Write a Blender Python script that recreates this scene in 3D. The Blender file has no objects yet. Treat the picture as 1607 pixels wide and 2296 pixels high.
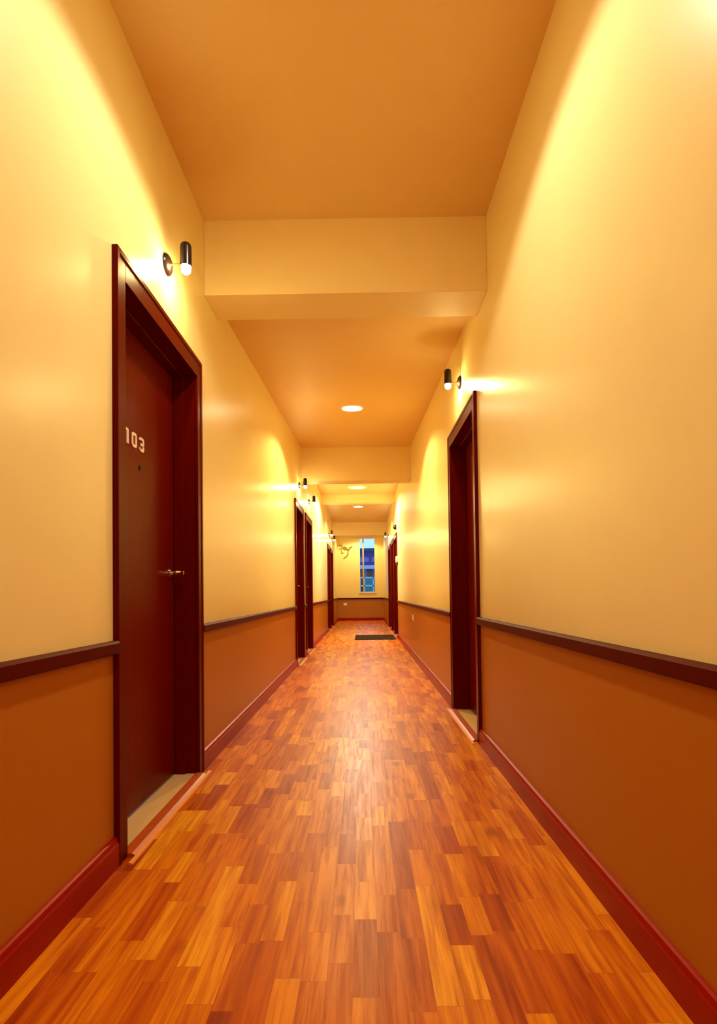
import bpy, bmesh, math
from mathutils import Matrix, Vector
S = bpy.context.scene
C = S.collection

# ------------------------------------------------------------------ dimensions (metres)
AL, AR, H = .879, .724, .94          # left / right wall distance from the camera axis, camera height
YB, YE = -3.0, 18.5                  # back and far ends of the corridor
RAIL0, RAIL1 = .738, .784            # dado rail
CZ = 3.07
DOORTOP = 2.10                       # clear opening
CAS = .072                           # casing width
REC = .11                            # leaf recess

# ------------------------------------------------------------------ materials
def mat(name, col, rough=.5, spec=.5, metal=0., coat=0., emit=None, es=0.):
    m = bpy.data.materials.new(name); m.use_nodes = True
    b = m.node_tree.nodes['Principled BSDF']
    b.inputs['Base Color'].default_value = (*col, 1)
    b.inputs['Roughness'].default_value = rough
    b.inputs['Specular IOR Level'].default_value = spec
    b.inputs['Metallic'].default_value = metal
    b.inputs['Coat Weight'].default_value = coat
    b.inputs['Coat Roughness'].default_value = .2
    if emit:
        b.inputs['Emission Color'].default_value = (*emit, 1)
        b.inputs['Emission Strength'].default_value = es
    return m

class NT:
    def __init__(s, m): s.t = m.node_tree; s.b = s.t.nodes['Principled BSDF']
    def n(s, typ, **kw):
        o = s.t.nodes.new(typ)
        for k, v in kw.items(): setattr(o, k, v)
        return o
    def put(s, sock, v):
        if isinstance(v, bpy.types.NodeSocket): s.t.links.new(v, sock)
        else: sock.default_value = v
    def m(s, op, a, b=0., c=0.):
        o = s.n('ShaderNodeMath', operation=op)
        s.put(o.inputs[0], a); s.put(o.inputs[1], b); s.put(o.inputs[2], c)
        return o.outputs[0]
    def xyz(s, x, y, z):
        o = s.n('ShaderNodeCombineXYZ')
        for i, v in enumerate((x, y, z)): s.put(o.inputs[i], v)
        return o.outputs[0]
    def wn(s, v):
        o = s.n('ShaderNodeTexWhiteNoise', noise_dimensions='3D'); s.put(o.inputs['Vector'], v)
        return o.outputs['Value']
    def noise(s, v, scale, detail=3., rough=.5, dist=0.):
        o = s.n('ShaderNodeTexNoise'); s.put(o.inputs['Vector'], v)
        o.inputs['Scale'].default_value = scale; o.inputs['Detail'].default_value = detail
        o.inputs['Roughness'].default_value = rough; o.inputs['Distortion'].default_value = dist
        return o.outputs['Fac']
    def ramp(s, f, stops):
        o = s.n('ShaderNodeValToRGB'); e = o.color_ramp.elements
        while len(e) < len(stops): e.new(.5)
        for k, (p, c) in zip(e, stops): k.position = p; k.color = (*c, 1)
        s.put(o.inputs[0], f); return o.outputs['Color']
    def mix(s, f, a, b, bt='MIX'):
        o = s.n('ShaderNodeMix', data_type='RGBA', blend_type=bt)
        s.put(o.inputs[0], f)
        for i, v in ((6, a), (7, b)):
            if isinstance(v, tuple): v = (*v, 1)
            s.put(o.inputs[i], v)
        return o.outputs[2]
    def mr(s, f, a, b, c, d):
        o = s.n('ShaderNodeMapRange')
        for i, v in enumerate((f, a, b, c, d)): s.put(o.inputs[i], v)
        return o.outputs[0]

def plaster(name, col, rough, bump=.02, scale=9., spec=.5):
    m = mat(name, col, rough, spec); t = NT(m)
    co = t.n('ShaderNodeTexCoord').outputs['Object']
    f = t.noise(co, scale, 4.)
    t.put(t.b.inputs['Base Color'], t.mix(f, tuple(c * .97 for c in col), tuple(min(1, c * 1.03) for c in col)))
    b = t.n('ShaderNodeBump'); b.inputs['Strength'].default_value = bump; b.inputs['Distance'].default_value = .02
    t.put(b.inputs['Height'], t.noise(co, 3.2, 3.)); t.put(t.b.inputs['Normal'], b.outputs[0])
    return m

def lacquer(name, c0, c1, rough, coat=0., spec=.35):
    m = mat(name, c0, rough, spec, 0, coat); t = NT(m)
    t.b.inputs['Specular Tint'].default_value = (1., .38, .16, 1)
    co = t.n('ShaderNodeTexCoord').outputs['Object']
    mp = t.n('ShaderNodeMapping'); t.put(mp.inputs[0], co); mp.inputs['Scale'].default_value = (22, 22, 1.1)
    f = t.noise(mp.outputs[0], .9, 2., .5, .4)
    t.put(t.b.inputs['Base Color'], t.mix(f, c0, c1))
    return m

def parquet():
    m = mat('parquet laminate', (.5, .2, .03), .34, .24); t = NT(m)
    t.b.inputs['Specular Tint'].default_value = (1., .75, .42, 1)
    sep = t.n('ShaderNodeSeparateXYZ'); t.put(sep.inputs[0], t.n('ShaderNodeTexCoord').outputs['Object'])
    x, y = sep.outputs[0], sep.outputs[1]
    u = t.m('DIVIDE', t.m('ADD', x, 10.02), .064); row = t.m('FLOOR', u); fu = t.m('FRACT', u)
    off = t.m('MULTIPLY', t.wn(t.xyz(row, 3.3, 1.7)), 7.3)
    v = t.m('ADD', t.m('DIVIDE', t.m('ADD', y, 20.), .50), off); idx = t.m('FLOOR', v); fv = t.m('FRACT', v)
    h1 = t.wn(t.xyz(row, idx, 5.1)); h2 = t.wn(t.xyz(row, idx, 9.7))
    cut = t.m('MULTIPLY_ADD', h1, .3, .35)
    side = t.m('MULTIPLY', t.m('GREATER_THAN', fv, cut), t.m('GREATER_THAN', h2, .15))
    pid = t.wn(t.xyz(row, idx, side)); pid2 = t.wn(t.xyz(idx, row, t.m('ADD', side, 4.)))
    base = t.ramp(pid, [(0., (.44, .062, .001)), (.14, (.55, .108, .002)), (.36, (.66, .168, .003)), (.68, (.76, .232, .004)), (.9, (.83, .30, .008)), (1., (.90, .38, .018))])
    # long streaky grain, moved per strip
    gx = t.m('MULTIPLY_ADD', x, 60., t.m('MULTIPLY', pid, 90.)); gy = t.m('MULTIPLY_ADD', y, 3.2, t.m('MULTIPLY', pid2, 40.))
    g = t.noise(t.xyz(gx, gy, t.m('MULTIPLY', pid2, 17.)), 1., 4., .6, .4)
    fine = t.noise(t.xyz(t.m('MULTIPLY', gx, 4.), gy, 2.), 1., 2.)
    col = t.mix(t.mr(g, .40, .66, 0., .9), base, t.mix(1., base, (.62, .34, .18), 'MULTIPLY'))
    col = t.mix(t.mr(fine, .35, .75, 0., .22), col, t.mix(1., col, (.72, .55, .4), 'MULTIPLY'))
    # broad darker half-strips (sap / heart wood)
    g2 = t.noise(t.xyz(t.m('MULTIPLY_ADD', x, 16., t.m('MULTIPLY', pid2, 55.)), t.m('MULTIPLY_ADD', y, 1.8, t.m('MULTIPLY', pid, 33.)), 3.), 1., 2.)
    col = t.mix(t.mr(g2, .50, .66, 0., .75), col, t.mix(1., col, (.68, .42, .2), 'MULTIPLY'))
    # knots
    vo = t.n('ShaderNodeTexVoronoi'); vo.inputs['Scale'].default_value = 1.
    nz = t.noise(t.xyz(x, y, 0.), 28., 3.)
    t.put(vo.inputs['Vector'], t.xyz(t.m('MULTIPLY_ADD', nz, .13, t.m('MULTIPLY', x, 6.1)), t.m('MULTIPLY_ADD', nz, .13, t.m('MULTIPLY', y, 3.7)), 0.))
    k = t.m('MULTIPLY', t.mr(vo.outputs['Distance'], .07, .20, 1., 0.), t.m('GREATER_THAN', pid2, .45))
    col = t.mix(t.m('MULTIPLY', k, .7), col, (.26, .035, .001))
    # joints
    e = t.m('MINIMUM', fu, t.m('SUBTRACT', 1., fu)); ej = t.mr(e, 0., .022, .30, 0.)
    d = t.m('ABSOLUTE', t.m('SUBTRACT', fv, cut)); d2 = t.m('MINIMUM', fv, t.m('SUBTRACT', 1., fv))
    dj = t.mr(t.m('MINIMUM', d2, t.m('ADD', d, t.m('LESS_THAN', h2, .15))), 0., .005, .35, 0.)
    col = t.mix(t.m('MAXIMUM', ej, dj), col, (.20, .05, .01))
    t.put(t.b.inputs['Base Color'], col)
    t.put(t.b.inputs['Roughness'], t.mr(g, .3, .7, .33, .42))
    return m

M = dict(
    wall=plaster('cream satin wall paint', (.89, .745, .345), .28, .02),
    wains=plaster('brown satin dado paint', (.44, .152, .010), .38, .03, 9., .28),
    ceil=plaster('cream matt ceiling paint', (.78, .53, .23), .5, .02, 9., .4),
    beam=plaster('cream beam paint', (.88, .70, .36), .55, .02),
    floor=parquet(),
    door=lacquer('mahogany lacquer', (.115, .002, .0005), (.15, .006, .001), .3, 0., .07),
    frame=lacquer('dark mahogany frame', (.09, .0015, .0005), (.115, .003, .0008), .3, 0., .09),
    base=lacquer('red brown skirting lacquer', (.27, .003, .001), (.31, .006, .002), .36, 0., .22),
    rail=lacquer('dark red rail lacquer', (.075, .0012, .0005), (.09, .002, .001), .5, 0., .1),
    tile=plaster('beige threshold tile', (.68, .43, .18), .4, 0., 40.),
    strip=lacquer('orange wood reducer strip', (.40, .055, .005), (.48, .08, .008), .35, 0., .25),
    nosing=mat('pale wood nosing', (.80, .27, .04), .45, .2),
    black=mat('black bronze metal', (.014, .005, .004), .25, .4, 0.),
    brass=mat('brass arm', (.75, .55, .2), .25, .5, 1.),
    chrome=mat('satin chrome', (.85, .80, .72), .18, .5, 1.),
    white=mat('white plastic', (.85, .78, .66), .4),
    number=mat('pale number plastic', (.92, .72, .55), .4),
    frosted=mat('lit frosted bulb', (.9, .9, .85), .4, .5, 0, 0, (1., .84, .32), 520.),
    led=mat('lit diffuser', (.9, .88, .8), .4, .5, 0, 0, (1., .86, .50), 28.),
    led2=mat('lit pale diffuser', (.9, .88, .8), .4, .5, 0, 0, (1., .84, .5), 1.0),
    dark=mat('dark peephole', (.01, .005, .004), .3),
    winframe=mat('painted window frame', (.8, .78, .7), .4),
    post=mat('tan painted mullion', (.42, .36, .16), .5),
    script=mat('tan wall lettering', (.30, .18, .03), .6),
    bluewall=plaster('blue grey facade', (.22, .20, .55), .8, .02),
    navy=mat('navy roof band', (.02, .03, .16), .6),
    awning=mat('pale lilac awning', (.45, .45, .62), .7),
    glassdark=mat('dark shop glass', (.004, .004, .008), .2),
    teal=mat('teal infill panel', (.0, .22, .26), .6),
    pale=mat('pale blue painted metal', (.38, .60, .80), .5),
    street=mat('grey street', (.25, .26, .3), .9),
)
def rugmat():
    m = mat('dark brown ribbed mat', (.045, .022, .008), .95, .2); t = NT(m)
    sep = t.n('ShaderNodeSeparateXYZ'); t.put(sep.inputs[0], t.n('ShaderNodeTexCoord').outputs['Object'])
    w = t.m('FRACT', t.m('MULTIPLY', sep.outputs[0], 33.))
    t.put(t.b.inputs['Base Color'], t.mix(t.m('GREATER_THAN', w, .5), (.014, .007, .003), (.035, .017, .006)))
    return m
M['mat'] = rugmat()
def glassmat():
    m = mat('window glass', (1, 1, 1), .0); b = m.node_tree.nodes['Principled BSDF']
    b.inputs['Transmission Weight'].default_value = 1.; b.inputs['IOR'].default_value = 1.25
    return m
M['glass'] = glassmat()

# ------------------------------------------------------------------ geometry helpers
def bx(bm, x0, x1, y0, y1, z0, z1, mi=0, bev=0.):
    x0, x1 = min(x0, x1), max(x0, x1); y0, y1 = min(y0, y1), max(y0, y1)
    b = bmesh.new()
    bmesh.ops.create_cube(b, size=1.)
    for v in b.verts: v.co = Vector((x0 + (v.co.x + .5) * (x1 - x0), y0 + (v.co.y + .5) * (y1 - y0), z0 + (v.co.z + .5) * (z1 - z0)))
    if bev: bmesh.ops.bevel(b, geom=b.edges[:], offset=bev, segments=2, affect='EDGES', profile=.5)
    for f in b.faces: f.material_index = mi
    me = bpy.data.meshes.new('t'); b.to_mesh(me); b.free(); bm.from_mesh(me); bpy.data.meshes.remove(me)

def lathe(bm, prof, mtx, seg=32):
    """prof: (radius, height) pairs turned round local Z"""
    rings = []
    for r, h in prof:
        if r < 1e-6: rings.append([bm.verts.new(mtx @ Vector((0, 0, h)))])
        else: rings.append([bm.verts.new(mtx @ Vector((r * math.cos(2 * math.pi * i / seg), r * math.sin(2 * math.pi * i / seg), h))) for i in range(seg)])
    for a, b in zip(rings, rings[1:]):
        for i in range(seg):
            j = (i + 1) % seg
            if len(a) == 1 and len(b) == 1: continue
            if len(a) == 1: bm.faces.new((a[0], b[j], b[i]))
            elif len(b) == 1: bm.faces.new((a[i], a[j], b[0]))
            else: bm.faces.new((a[i], a[j], b[j], b[i]))

def prism(bm, pts, fn, d0, d1):
    """polygon pts (u, v) extruded in depth; fn(d, u, v) -> world point"""
    a = [bm.verts.new(fn(d0, *p)) for p in pts]; b = [bm.verts.new(fn(d1, *p)) for p in pts]
    bm.faces.new(a); bm.faces.new(b[::-1])
    for i in range(len(pts)):
        j = (i + 1) % len(pts); bm.faces.new((a[i], b[i], b[j], a[j]))

def obj(name, bm, mats, parent=None, smooth=False, kind=None, label=None, cat=None, group=None):
    bmesh.ops.recalc_face_normals(bm, faces=bm.faces)
    me = bpy.data.meshes.new(name); bm.to_mesh(me); bm.free()
    for m_ in (mats if isinstance(mats, (list, tuple)) else [mats]): me.materials.append(m_)
    if smooth:
        for p in me.polygons: p.use_smooth = True
        me.set_sharp_from_angle(angle=math.radians(40))
    o = bpy.data.objects.new(name, me); C.objects.link(o)
    if parent:
        o.parent = parent; o.matrix_parent_inverse = Matrix.Translation(-WL.get(parent.name, Vector()))
    tag(o, kind, label, cat, group)
    return o
WL = {}
def tag(o, kind=None, label=None, cat=None, group=None):
    for k, v in (('kind', kind), ('label', label), ('category', cat), ('group', group)):
        if v: o[k] = v
def empty(name, loc, **kw):
    o = bpy.data.objects.new(name, None); C.objects.link(o); o.location = loc; o.empty_display_size = .1
    WL[o.name] = Vector(loc); tag(o, **kw); return o
BM = bmesh.new

# ------------------------------------------------------------------ door positions: outer casing y0, y1
LEFT = [(1.875, 2.878), (6.95, 7.90), (8.20, 9.20), (13.35, 14.35), (14.65, 15.65)]
RIGHT = [(3.315, 4.345), (11.10, 12.15), (12.22, 13.27), (13.62, 14.72)]
def opening(d): return d[0] + CAS, d[1] - CAS

def wall(name, s, a, doors, label):
    bm = BM(); T = .22
    ys = sorted({YB, YE} | {v for d in doors for v in (opening(d)[0] - .02, opening(d)[1] + .02)})
    zs = [0, .761, DOORTOP + .02, 3.3]
    def solid(i, j):
        if not (0 <= i < len(ys) - 1 and 0 <= j < 3): return False
        if j == 2: return True
        ym = (ys[i] + ys[i + 1]) / 2
        return not any(opening(d)[0] < ym < opening(d)[1] for d in doors)
    X0, X1 = s * a, s * (a + T)
    def q(pts, mi):
        f = bm.faces.new([bm.verts.new(p) for p in pts]); f.material_index = mi
    for i in range(len(ys) - 1):
        for j in range(3):
            if not solid(i, j): continue
            y0, y1, z0, z1 = ys[i], ys[i + 1], zs[j], zs[j + 1]; mi = 1 if j == 0 else 0
            q([(X0, y0, z0), (X0, y1, z0), (X0, y1, z1), (X0, y0, z1)], mi)
            q([(X1, y0, z0), (X1, y1, z0), (X1, y1, z1), (X1, y0, z1)], mi)
            for (di, dj, p) in ((-1, 0, [(y0, z0), (y0, z1)]), (1, 0, [(y1, z0), (y1, z1)]), (0, -1, [(y0, z0), (y1, z0)]), (0, 1, [(y0, z1), (y1, z1)])):
                if not solid(i + di, j + dj):
                    q([(X0, *p[0]), (X0, *p[1]), (X1, *p[1]), (X1, *p[0])], mi)
    bmesh.ops.remove_doubles(bm, verts=bm.verts, dist=1e-5)
    return obj(name, bm, [M['wall'], M['wains']], kind='structure', label=label, cat='wall')
wall('wall_left', -1, AL, LEFT, 'left cream corridor wall with brown lower half')
wall('wall_right', 1, AR, RIGHT, 'right cream corridor wall with brown lower half')

# back wall (behind the camera)
bm = BM(); bx(bm, -AL, AR, YB - .2, YB, 0, 3.3)
obj('wall_back', bm, M['wall'], kind='structure', label='cream wall closing the corridor behind the viewer', cat='wall')
# far wall with window opening
WX0, WX1, WZ0, WZ1 = -.100, .435, .968, 2.93
bm = BM()
def fw(x0, x1, z0, z1, mi): bx(bm, x0, x1, YE, YE + .2, z0, z1, mi)
fw(-AL, AR, 0, .761, 1); fw(-AL, AR, .761, WZ0, 0); fw(-AL, WX0, WZ0, WZ1, 0); fw(WX1, AR, WZ0, WZ1, 0); fw(-AL, AR, WZ1, 3.3, 0)
obj('wall_far', bm, [M['wall'], M['wains']], kind='structure', label='cream end wall with tall window and brown lower half', cat='wall')

# floor
bm = BM(); bx(bm, -AL, AR, YB, YE, -.12, 0)
obj('floor', bm, M['floor'], kind='structure', label='glossy orange strip parquet corridor floor', cat='floor')

# ceiling: flat bay, sloping bay between the first two beams, flat bays beyond
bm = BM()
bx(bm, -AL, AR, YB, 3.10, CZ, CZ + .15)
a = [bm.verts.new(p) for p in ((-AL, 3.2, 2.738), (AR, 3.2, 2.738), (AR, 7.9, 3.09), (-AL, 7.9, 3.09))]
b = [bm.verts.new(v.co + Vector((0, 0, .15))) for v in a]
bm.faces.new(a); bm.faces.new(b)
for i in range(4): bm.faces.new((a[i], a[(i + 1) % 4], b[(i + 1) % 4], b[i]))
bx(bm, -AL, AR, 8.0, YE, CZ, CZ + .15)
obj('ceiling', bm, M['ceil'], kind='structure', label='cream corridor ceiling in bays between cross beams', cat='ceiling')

# cross beams
for y0, y1, z0, lab in ((3.0, 3.28, 2.642, 'deep cream cross beam nearest the viewer'), (7.80, 8.05, 2.592, 'cream cross beam beyond the first round ceiling light'),
                        (11.5, 11.75, 2.895, 'shallow cream cross beam just past the pale round light'), (16.0, 17.0, 2.672, 'wide cream cross beam nearest the end window')):
    bm = BM(); bx(bm, -AL, AR, y0, y1, z0, 3.25, 0, .003)
    obj('ceiling_beam', bm, M['beam'], kind='structure', label=lab, cat='beam', group='ceiling cross beams')

# ------------------------------------------------------------------ running trim
def profile_run(bm, prof, s, a, y0, y1):
    """closed profile of (protrusion, z) swept along the wall from y0 to y1"""
    prism(bm, prof, lambda d, p, z: Vector((s * (a - p), d, z)), y0, y1)
BASEP = [(0, 0), (.020, 0), (.020, .078), (.016, .083), (.016, .088), (.012, .096), (.006, .100), (0, .102)]
RAILP = [(0, RAIL0), (.020, RAIL0), (.026, RAIL0 + .006), (.026, RAIL1 - .008), (.020, RAIL1), (0, RAIL1)]
def segs(doors, pad=0.):
    ys = [YB]
    for d in doors: ys += [d[0] - pad, d[1] + pad]
    ys.append(YE); return [(ys[i], ys[i + 1]) for i in range(0, len(ys), 2)]
for nm, tn, s, a, doors, w in (('baseboard_left', 'trim_1', -1, AL, LEFT, 'left'), ('baseboard_right', 'trim_2', 1, AR, RIGHT, 'right')):
    bm = BM(); bm2 = BM()
    for y0, y1 in segs(doors):
        profile_run(bm, BASEP, s, a, y0, y1); profile_run(bm2, RAILP, s, a, y0, y1)
    obj(nm, bm, M['base'], kind='structure', label='red-brown skirting board along the %s wall' % w, cat='baseboard')
    obj(tn, bm2, M['rail'], kind='structure', label='dark red dado rail along the %s wall' % w, cat='dado rail')
bm = BM(); prism(bm, BASEP, lambda d, p, z: Vector((d, YE - p, z)), -AL + .02, AR - .02)
obj('baseboard_far', bm, M['base'], kind='structure', label='red-brown skirting board under the end wall', cat='baseboard')
bm = BM(); prism(bm, RAILP, lambda d, p, z: Vector((d, YE - p, z)), -AL + .026, AR - .026)
obj('trim_3', bm, M['rail'], kind='structure', label='dark red dado rail across the end wall', cat='dado rail')

# ------------------------------------------------------------------ doors
def digit(bm, ch, u0, z0, w, h, fn):
    t = .0125; c = .009
    def P(pts): prism(bm, [(u0 + u, z0 + v) for u, v in pts], fn, 0, .004)
    if ch == '1':
        P([(w * .42, 0), (w * .42 + t * 1.25, 0), (w * .42 + t * 1.25, h - .004), (w * .42 + t * .9, h), (w * .22, h), (w * .12, h - .012), (w * .42, h - .012)])
    elif ch == '0':
        P([(0, c), (t, c), (t, h - c), (0, h - c)]); P([(w - t, c), (w, c), (w, h - c), (w - t, h - c)])
        P([(0, h - c), (w, h - c), (w - c, h), (c, h)]); P([(c, 0), (w - c, 0), (w, c), (0, c)])
        P([(t, h - t), (w - t, h - t), (w - t, h - c), (t, h - c)]); P([(t, c), (w - t, c), (w - t, t), (t, t)])
    elif ch == '3':
        P([(0, h - c - .006), (c, h - c - .006), (c, h - t), (w - t, h - t), (w, h - c), (w - c, h), (c, h), (0, h - c)])
        P([(w - t, h * .5 + .003), (w, h * .5 + .006), (w, h - c), (w - t, h - t)])
        P([(w * .3, h * .5 - t / 2), (w - .004, h * .5 - t / 2), (w, h * .5 + .006), (w - t, h * .5 + t / 2), (w * .3, h * .5 + t / 2)])
        P([(w - t, t), (w, c), (w, h * .5 - .005), (w - t, h * .5 - .002)])
        P([(0, c), (c, 0), (w - c, 0), (w, c), (w - t, t), (c, t), (c, c + .008), (0, c + .008)])

def door(idx, s, a, d, label, number=None):
    y0, y1 = d; o0, o1 = opening(d); zt = DOORTOP; zo = zt + .095
    rt = empty('door_%d' % idx, (s * a, (y0 + y1) / 2, 0), kind='structure', label=label, cat='door')
    X = lambda p: s * (a - p)          # p > 0: into the corridor, p < 0: into the wall
    # frame: moulded casing, jamb lining, door stop
    bm = BM()
    q = CAS * .28
    for u0, u1 in ((y0, y0 + q), (y1 - q, y1)): bx(bm, X(0), X(.022), u0, u1, 0, zo, 0, .002)
    bx(bm, X(0), X(.022), y0 + q, y1 - q, zo - q, zo, 0, .002)
    for u0, u1 in ((y0 + q, o0), (o1, y1 - q)): bx(bm, X(0), X(.018), u0, u1, 0, zo - q, 0, .002)
    bx(bm, X(0), X(.018), o0, o1, zt, zo - q, 0, .002)
    J = .0; D = -.20
    bx(bm, X(.004), X(D), o0 - .02, o0, 0.0, zt + .02); bx(bm, X(.004), X(D), o1, o1 + .02, 0.0, zt + .02); bx(bm, X(.004), X(D), o0, o1, zt, zt + .02)
    for y in ((o0 + J, o0 + J + .014), (o1 - J - .014, o1 - J)): bx(bm, X(-.055), X(-REC + .002), y[0], y[1], 0.012, zt - J, 0, .002)
    bx(bm, X(-.055), X(-REC + .002), o0 + J, o1 - J, zt - J - .014, zt - J, 0, .002)
    obj('door_frame', bm, M['frame'], rt)
    # leaf
    bm = BM(); bx(bm, X(-REC), X(-REC - .04), o0 + J + .003, o1 - J - .003, .022, zt - J - .004, 0, .002)
    leaf = obj('door_leaf', bm, M['door'], rt)
    # lever handle with rose
    bm = BM(); yh = o0 + .062 if idx == 6 else o1 - J - .058; zh = 1.055
    mt = Matrix.Translation((X(-REC), yh, zh)) @ Matrix.Rotation(-s * math.pi / 2, 4, 'Y')
    lathe(bm, [(0, 0), (.026, 0), (.026, .006), (.020, .010), (.0105, .012), (.0095, .050), (.0115, .056), (.0115, .068), (.007, .072), (0, .073)], mt, 24)
    n = 9; rings = []
    for i in range(n):
        t_ = i / (n - 1); yy = yh + (t_ * .115 - .004 if idx == 6 else .004 - t_ * .115); xx = -REC + .060 + .006 * math.sin(t_ * 3.1); zz = zh + .004 * math.sin(t_ * math.pi)
        r = .0105 - .003 * t_
        rings.append([bm.verts.new((X(xx + r * .8 * math.cos(k * math.pi / 5)), yy, zz + r * math.sin(k * math.pi / 5))) for k in range(10)])
    for p, q in zip(rings, rings[1:]):
        for k in range(10): bm.faces.new((p[k], p[(k + 1) % 10], q[(k + 1) % 10], q[k]))
    bm.faces.new(rings[0]); bm.faces.new(rings[-1][::-1])
    obj('handle', bm, M['chrome'], leaf, True, label='silver lever handle on a round rose')
    # peephole
    bm = BM(); lathe(bm, [(0, 0), (.011, 0), (.011, .003), (.007, .005), (.006, .003), (0, .0025)], Matrix.Translation((X(-REC), (o0 + o1) / 2 - .005, 1.512)) @ Matrix.Rotation(-s * math.pi / 2, 4, 'Y'), 20)
    obj('peephole', bm, M['dark'], leaf, True)
    if number:
        bm = BM(); fn = lambda d_, u, z: Vector((X(-REC + d_), u, z))
        for ch, u in zip(number, (2.216, 2.286, 2.364)): digit(bm, ch, u, 1.587, .048, .064, fn)
        obj('room_number', bm, M['number'], leaf, label='pale block digits %s' % number)
    # threshold: tile in the recess, wood reducer strip with pale nosing on the corridor side
    bm = BM(); bx(bm, X(-.002), X(-.20), o0 + J, o1 - J, -.02, .010, 0, .001)
    obj('threshold_tile', bm, M['tile'], rt, label='beige tiled threshold')
    bm = BM()
    prism(bm, [(-.002, -.001), (.052, -.001), (.050, .004), (.034, .012), (.004, .016), (-.002, .016)], lambda dd, p, z: Vector((X(p), dd, z)), o0 - .005, o1 + .005)
    st = obj('threshold_strip', bm, M['strip'], rt, label='orange wooden threshold strip')
    bm = BM(); prism(bm, [(.046, .0), (.062, .0), (.060, .0045), (.048, .0075)], lambda dd, p, z: Vector((X(p), dd, z)), y0 + .01, y1 - .01)
    obj('nosing', bm, M['nosing'], st)
    return rt

LL = ['dark mahogany door numbered 103, nearest on the left', 'first of the narrow pair of mahogany doors on the left wall', 'second of the pair of mahogany doors on the left wall',
      'mahogany door far down the left wall', 'last mahogany door on the left before the window']
RL = ['mahogany door nearest on the right wall', 'mahogany door right beside the dark doormat', 'mahogany door just beyond the doormat door on the right', 'last mahogany door on the right before the window']
for i, d in enumerate(LEFT): door(i + 1, -1, AL, d, LL[i], '103' if i == 0 else None)
for i, d in enumerate(RIGHT): door(i + 6, 1, AR, d, RL[i])

# ------------------------------------------------------------------ window in the far wall
rt = empty('window_1', ((WX0 + WX1) / 2, YE + .1, WZ0), kind='structure', label='tall narrow window in the end wall, blue dusk outside', cat='window')
bm = BM(); F = .028; ya, yb = YE + .03, YE + .09
bx(bm, WX0, WX0 + F * .6, ya, yb, WZ0, WZ1); bx(bm, WX1 - F * .6, WX1, ya, yb, WZ0, WZ1)
bx(bm, WX0, WX1, ya, yb, WZ0, WZ0 + F); bx(bm, WX0, WX1, ya, yb, WZ1 - F, WZ1)
fr = obj('window_frame', bm, M['winframe'], rt)
bm = BM(); bx(bm, .000, .055, YE + .02, YE + .10, WZ0 + F, WZ1 - F, 0, .003)
obj('mullion', bm, M['post'], rt)
bm = BM(); bx(bm, WX0 + .01, WX1 - .01, YE + .055, YE + .061, WZ0 + .01, WZ1 - .01)
obj('window_pane', bm, M['glass'], rt)
bm = BM(); bx(bm, WX0 - .03, WX1 + .03, YE - .03, YE + .04, WZ0 - .03, WZ0, 0, .004)
obj('window_sill', bm, M['white'], rt)

# ------------------------------------------------------------------ outside
bm = BM(); bx(bm, -25, 25, YE + .25, 60, -.4, -.05)
obj('ground', bm, M['street'], kind='structure', label='grey street outside the end window', cat='ground')
rt = empty('shop_building', (0, 32, -.05), label='blue-grey shop building seen through the end window', cat='building')
bm = BM(); bx(bm, -5, 5, 32, 38, -.05, 3.50); obj('facade', bm, M['bluewall'], rt)
bm = BM(); bx(bm, -5.2, 5.2, 31.8, 38.2, 3.42, 3.62); bx(bm, -5, 5, 31.9, 32, 3.14, 3.42); obj('roof', bm, M['navy'], rt, label='navy roof edge')
bm = BM(); bx(bm, -5, 5, 31.86, 32, 2.66, 2.80)
for x in (-1.9, -.75, .42, 1.6): bx(bm, x, x + .11, 31.9, 32, 2.8, 3.14)
obj('facade_band', bm, M['navy'], rt, label='navy bands on the facade')
bm = BM(); prism(bm, [(32, 2.66), (31.2, 2.44), (31.2, 2.36), (32, 2.40)], lambda d, y, z: Vector((d, y, z)), -4.5, 4.5); obj('awning', bm, M['awning'], rt, label='pale lilac awning')
for x0 in (-1.6, -.95, -.30, .25, .85, 1.5):
    bm = BM(); bx(bm, x0, x0 + .36, 31.95, 32.02, .9, 2.36, 0, .01); obj('shop_window', bm, M['glassdark'], rt)
rt = empty('glass_storefront', (.15, 20.2, -.05), label='probable glass storefront outside the window, built as a pale blue grid with teal panels', cat='storefront')  # railing-shaped stand-in for what is probably a glass storefront
bm = BM()
for z in (1.50, 1.195, .93): bx(bm, -1.2, 1.4, 20.19, 20.23, z, z + .055)
for x in (-1.15, -.60, -.10, .07, .40, .95, 1.35): bx(bm, x - .022, x + .022, 20.19, 20.23, -.05, 1.55)
obj('storefront_frame', bm, M['pale'], rt)
for x0, x1 in ((-1.128, -.622), (-.578, -.122), (.092, .378), (.422, .928)):
    for z0, z1 in ((.985, 1.195), (1.25, 1.50)):
        bm = BM(); bx(bm, x0, x1, 20.205, 20.215, z0, z1); obj('infill_panel', bm, M['teal'], rt)

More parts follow.
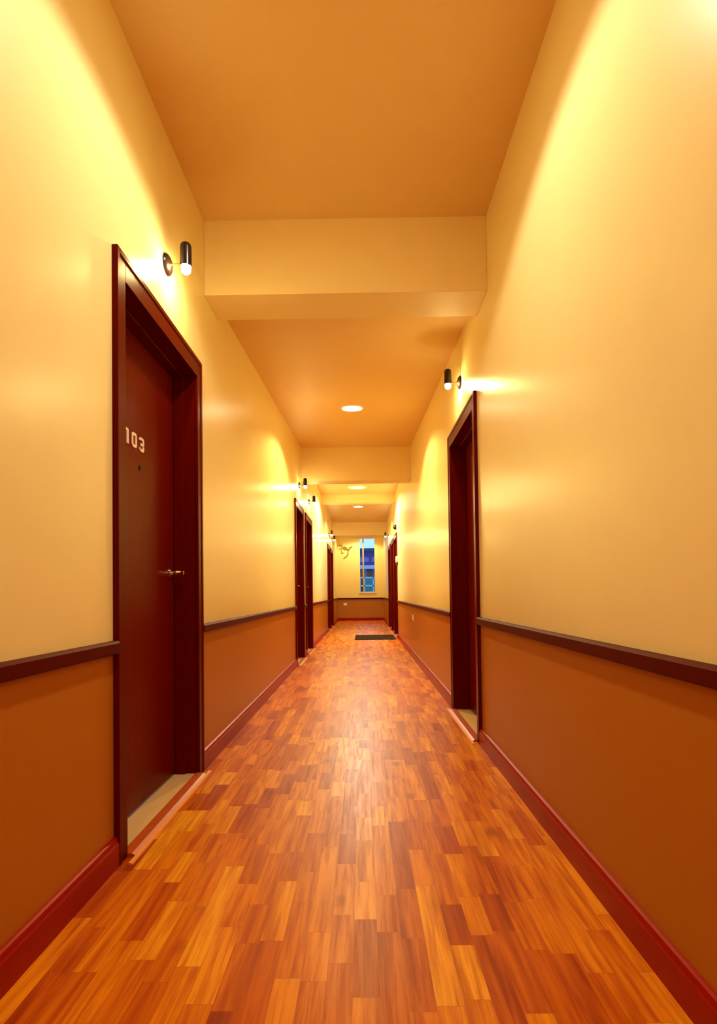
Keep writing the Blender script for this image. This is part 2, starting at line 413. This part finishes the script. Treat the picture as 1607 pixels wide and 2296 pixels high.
# ------------------------------------------------------------------ wall lamps
def sconce(s, a, y, z, label, lit=True):
    rt = empty('wall_lamp', (s * a, y, z), label=label, cat='wall lamp', group='black cylinder wall lamps above the doors')
    R = Matrix.Translation((s * a, y, z)) @ Matrix.Rotation(-s * math.pi / 2, 4, 'Y')
    bm = BM(); lathe(bm, [(0, 0), (.046, 0), (.048, .004), (.044, .012), (.032, .020), (.016, .024), (.010, .028), (0, .029)], R, 36)
    obj('wall_plate', bm, M['black'], rt, True, label='black round wall plate')
    bm = BM(); lathe(bm, [(0, .024), (.0055, .024), (.0055, .062), (.009, .063), (.009, .070), (0, .071)], R, 16)
    obj('arm', bm, M['brass'], rt, True, label='short brass arm')
    L = Matrix.Translation((s * (a - .090), y, z))
    bm = BM(); lathe(bm, [(0, .098), (.012, .0975), (.020, .094), (.0245, .086), (.026, .074), (.026, -.012), (.0240, -.012), (.0235, .070), (.0, .080)], L, 36)
    obj('lamp_shade', bm, M['black'], rt, True, label='black cylinder shade')
    bm = BM(); lathe(bm, [(0, .03), (.010, .03), (.014, .0), (.020, -.014), (.0215, -.024), (.019, -.036), (.010, -.044), (0, -.046)], L, 16)
    obj('bulb', bm, M['frosted'] if lit else M['white'], rt, True, label='lit frosted bulb' if lit else None)
SL = [(-1, AL, 2.41, 2.452, 'black cylinder wall lamp above the door numbered 103'), (-1, AL, 7.47, 2.465, 'black cylinder wall lamp over the first of the left pair of doors'),
      (-1, AL, 8.82, 2.465, 'black cylinder wall lamp over the second of the left pair of doors'), (-1, AL, 13.85, 2.48, 'small far wall lamp above the fourth door on the left'),
      (-1, AL, 15.15, 2.48, 'farthest wall lamp on the left wall'), (1, AR, 3.85, 2.455, 'black cylinder wall lamp above the nearest right door'),
      (1, AR, 14.6, 2.50, 'farthest wall lamp on the right wall')]
for q in SL: sconce(*q)

# ------------------------------------------------------------------ ceiling lights
def downlight(x, y, z, r, label, m, power, tilt=0., cone=140, col=(1., .80, .48), sr=.07):
    rt = empty('ceiling_light', (x, y, z), label=label, cat='ceiling light', group='round ceiling lights')
    T = Matrix.Translation((x, y, z)) @ Matrix.Rotation(tilt, 4, 'X') @ Matrix.Rotation(math.pi, 4, 'X')
    bm = BM(); lathe(bm, [(r, -.01), (r, .006), (r * .97, .011), (r * .84, .012), (r * .80, .006), (r * .80, -.01)], T, 48)
    obj('trim_ring', bm, M['white'], rt, True)
    bm = BM(); lathe(bm, [(0, .008), (r * .5, .0075), (r * .81, .005), (r * .81, -.005), (0, -.005)], T, 48)
    obj('diffuser', bm, m, rt, True)
    ld = bpy.data.lights.new('ceiling_light_beam', 'SPOT'); ld.energy = power; ld.color = col; ld.spot_size = math.radians(cone); ld.spot_blend = .22; ld.shadow_soft_size = sr
    lo = bpy.data.objects.new('ceiling_light_beam', ld); C.objects.link(lo); lo.parent = rt; lo.location = (0, 0, -.03)
SLOPE = math.atan((3.09 - 2.738) / 4.7)
downlight(-.08, -2.2, CZ, .13, 'round ceiling light behind the viewer', M['led'], 90, col=(1., .91, .66))
downlight(-.08, 1.74, CZ, .13, 'round ceiling light just above the top of the view', M['led'], 70, col=(1., .92, .74))
y = 5.68; downlight(-.09, y, 2.738 + (y - 3.2) * math.tan(SLOPE), .128, 'bright round ceiling light between the first two beams', M['led'], 140, SLOPE, col=(1., .84, .33))
downlight(-.09, 10.7, CZ, .20, 'wide pale round ceiling light beyond the second beam', M['led2'], 300, cone=158, col=(1., .93, .68))
downlight(-.09, 13.1, CZ, .13, 'small far round ceiling light past the shallow beam', M['led'], 90, col=(1., .88, .5))
downlight(-.09, 17.75, CZ, .13, 'round ceiling light hidden behind the last beam', M['led'], 80, col=(1., .88, .42))

# ------------------------------------------------------------------ small things
bm = BM(); bx(bm, -.175, .665, 10.80, 11.95, 0.0, .014, 0, .005)
obj('doormat', bm, M['mat'], label='dark brown rectangular doormat by the right-hand door', cat='doormat')
def outlet(s, a, y, z, label):
    rt = empty('wall_socket', (s * a, y, z), label=label, cat='socket')
    bm = BM(); bx(bm, s * a, s * (a - .008), y - .06, y + .06, z - .04, z + .04, 0, .003); obj('cover_plate', bm, M['white'], rt)
    bm = BM(); bx(bm, s * (a - .008), s * (a - .010), y - .025, y + .025, z - .018, z + .018, 0, .001); obj('socket_insert', bm, M['white'], rt)
outlet(1, AR, 7.77, .575, 'small pale wall socket on the lower right wall')
rt = empty('wall_socket', (-.61, YE, .565), label='pale wall socket low on the end wall', cat='socket')
bm = BM(); bx(bm, -.67, -.55, YE - .01, YE, .52, .61, 0, .004); obj('cover_plate', bm, M['white'], rt)
bm = BM(); bx(bm, -.64, -.58, YE - .014, YE - .009, .54, .59, 0, .002); obj('socket_insert', bm, M['white'], rt)
rt = empty('wall_box', (AR, 11.0, 1.58), label='small white box with dark base on the right wall beside a door', cat='box')
bm = BM(); bx(bm, AR, AR - .045, 10.87, 11.04, 1.555, 1.69, 0, .02); obj('cover', bm, M['white'], rt, True)
bm = BM(); bx(bm, AR, AR - .040, 10.88, 11.03, 1.515, 1.555, 0, .004); obj('base', bm, M['dark'], rt)

rt = empty('wall_fitting', (AR, 11.3, 2.33), label='small dark rounded fitting on the wall above the door by the doormat', cat='wall fitting')
RR = Matrix.Translation((AR, 11.3, 2.33)) @ Matrix.Rotation(-math.pi / 2, 4, 'Y')
bm = BM(); lathe(bm, [(0, 0), (.058, 0), (.058, .012), (0, .012)], RR, 28); obj('wall_plate', bm, M['black'], rt, True)
bm = BM(); lathe(bm, [(0, .012), (.052, .012), (.050, .03), (.040, .052), (.022, .066), (0, .07)], RR, 28); obj('dome', bm, M['black'], rt, True)

# tan handwritten-looking lettering on the end wall
cu = bpy.data.curves.new('wall_lettering', 'CURVE'); cu.dimensions = '3D'; cu.bevel_depth = .022; cu.bevel_resolution = 1
def W(u, v): return Vector((-.955 + (u / 22.96 - 10) * .01530 , YE - .004, 2.79 - (v / 22.96) * .01541))
for st, rr in (([(330, 340), (300, 470), (310, 590)], 1.), ([(430, 300), (540, 260), (640, 330), (600, 470), (480, 470)], .8),
               ([(600, 520), (560, 640), (620, 730), (690, 640)], .6), ([(680, 400), (780, 350), (840, 430), (790, 500), (700, 460), (680, 400)], 1.2),
               ([(860, 420), (900, 540), (980, 500), (1010, 400), (1140, 340)], 1.3), ([(980, 500), (900, 640), (920, 760), (830, 860), (690, 950)], .9)):
    sp = cu.splines.new('NURBS'); sp.points.add(len(st) - 1); sp.use_endpoint_u = True; sp.order_u = 3
    for p, q in zip(sp.points, st): p.co = (*W(*q), 1); p.radius = rr
cu.materials.append(M['script'])
tmp = bpy.data.objects.new('tmp', cu); C.objects.link(tmp)
me = bpy.data.meshes.new_from_object(tmp.evaluated_get(bpy.context.evaluated_depsgraph_get())); bpy.data.objects.remove(tmp)
o = bpy.data.objects.new('wall_lettering', me); C.objects.link(o)
tag(o, None, 'faded tan cursive lettering high on the end wall left of the window', 'wall lettering')

S.cycles.max_bounces = 9; S.cycles.diffuse_bounces = 7; S.cycles.caustics_refractive = False
# ------------------------------------------------------------------ world
w = bpy.data.worlds.new('dusk'); S.world = w; w.use_nodes = True
bg = w.node_tree.nodes['Background']; bg.inputs[0].default_value = (.28, .55, 1., 1); bg.inputs[1].default_value = 1.5

# ------------------------------------------------------------------ camera (rotation solved from the photo's vanishing lines)
yaw, pitch, roll, sy, fpx = .0079, .0191, -.0123, 159.4, 1200.
cy, sn = math.cos(yaw), math.sin(yaw); cp, sp_ = math.cos(pitch), math.sin(pitch)
Rz = Matrix(((cy, sn, 0), (-sn, cy, 0), (0, 0, 1))); Rx = Matrix(((1, 0, 0), (0, cp, sp_), (0, -sp_, cp)))
R = Rx @ Rz
right, fwd, up = R[0], R[1], R[2]
c, s_ = math.cos(roll), math.sin(roll)
r2 = right * c + up * s_; d2 = right * s_ - up * c; u2 = -d2
cm = bpy.data.cameras.new('camera'); cm.sensor_fit = 'HORIZONTAL'; cm.sensor_width = 36; cm.lens = 36 * fpx / 1607
cm.shift_y = sy / 1607; cm.clip_end = 200; cm.clip_start = .02
co = bpy.data.objects.new('camera', cm); C.objects.link(co)
mw = Matrix((( r2.x, u2.x, -fwd.x, 0), (r2.y, u2.y, -fwd.y, 0), (r2.z, u2.z, -fwd.z, H), (0, 0, 0, 1)))
co.matrix_world = mw; S.camera = co

vs = S.view_settings; vs.view_transform = 'Standard'; vs.look = 'None'; vs.gamma = 1; vs.exposure = .18; vs.use_curve_mapping = False
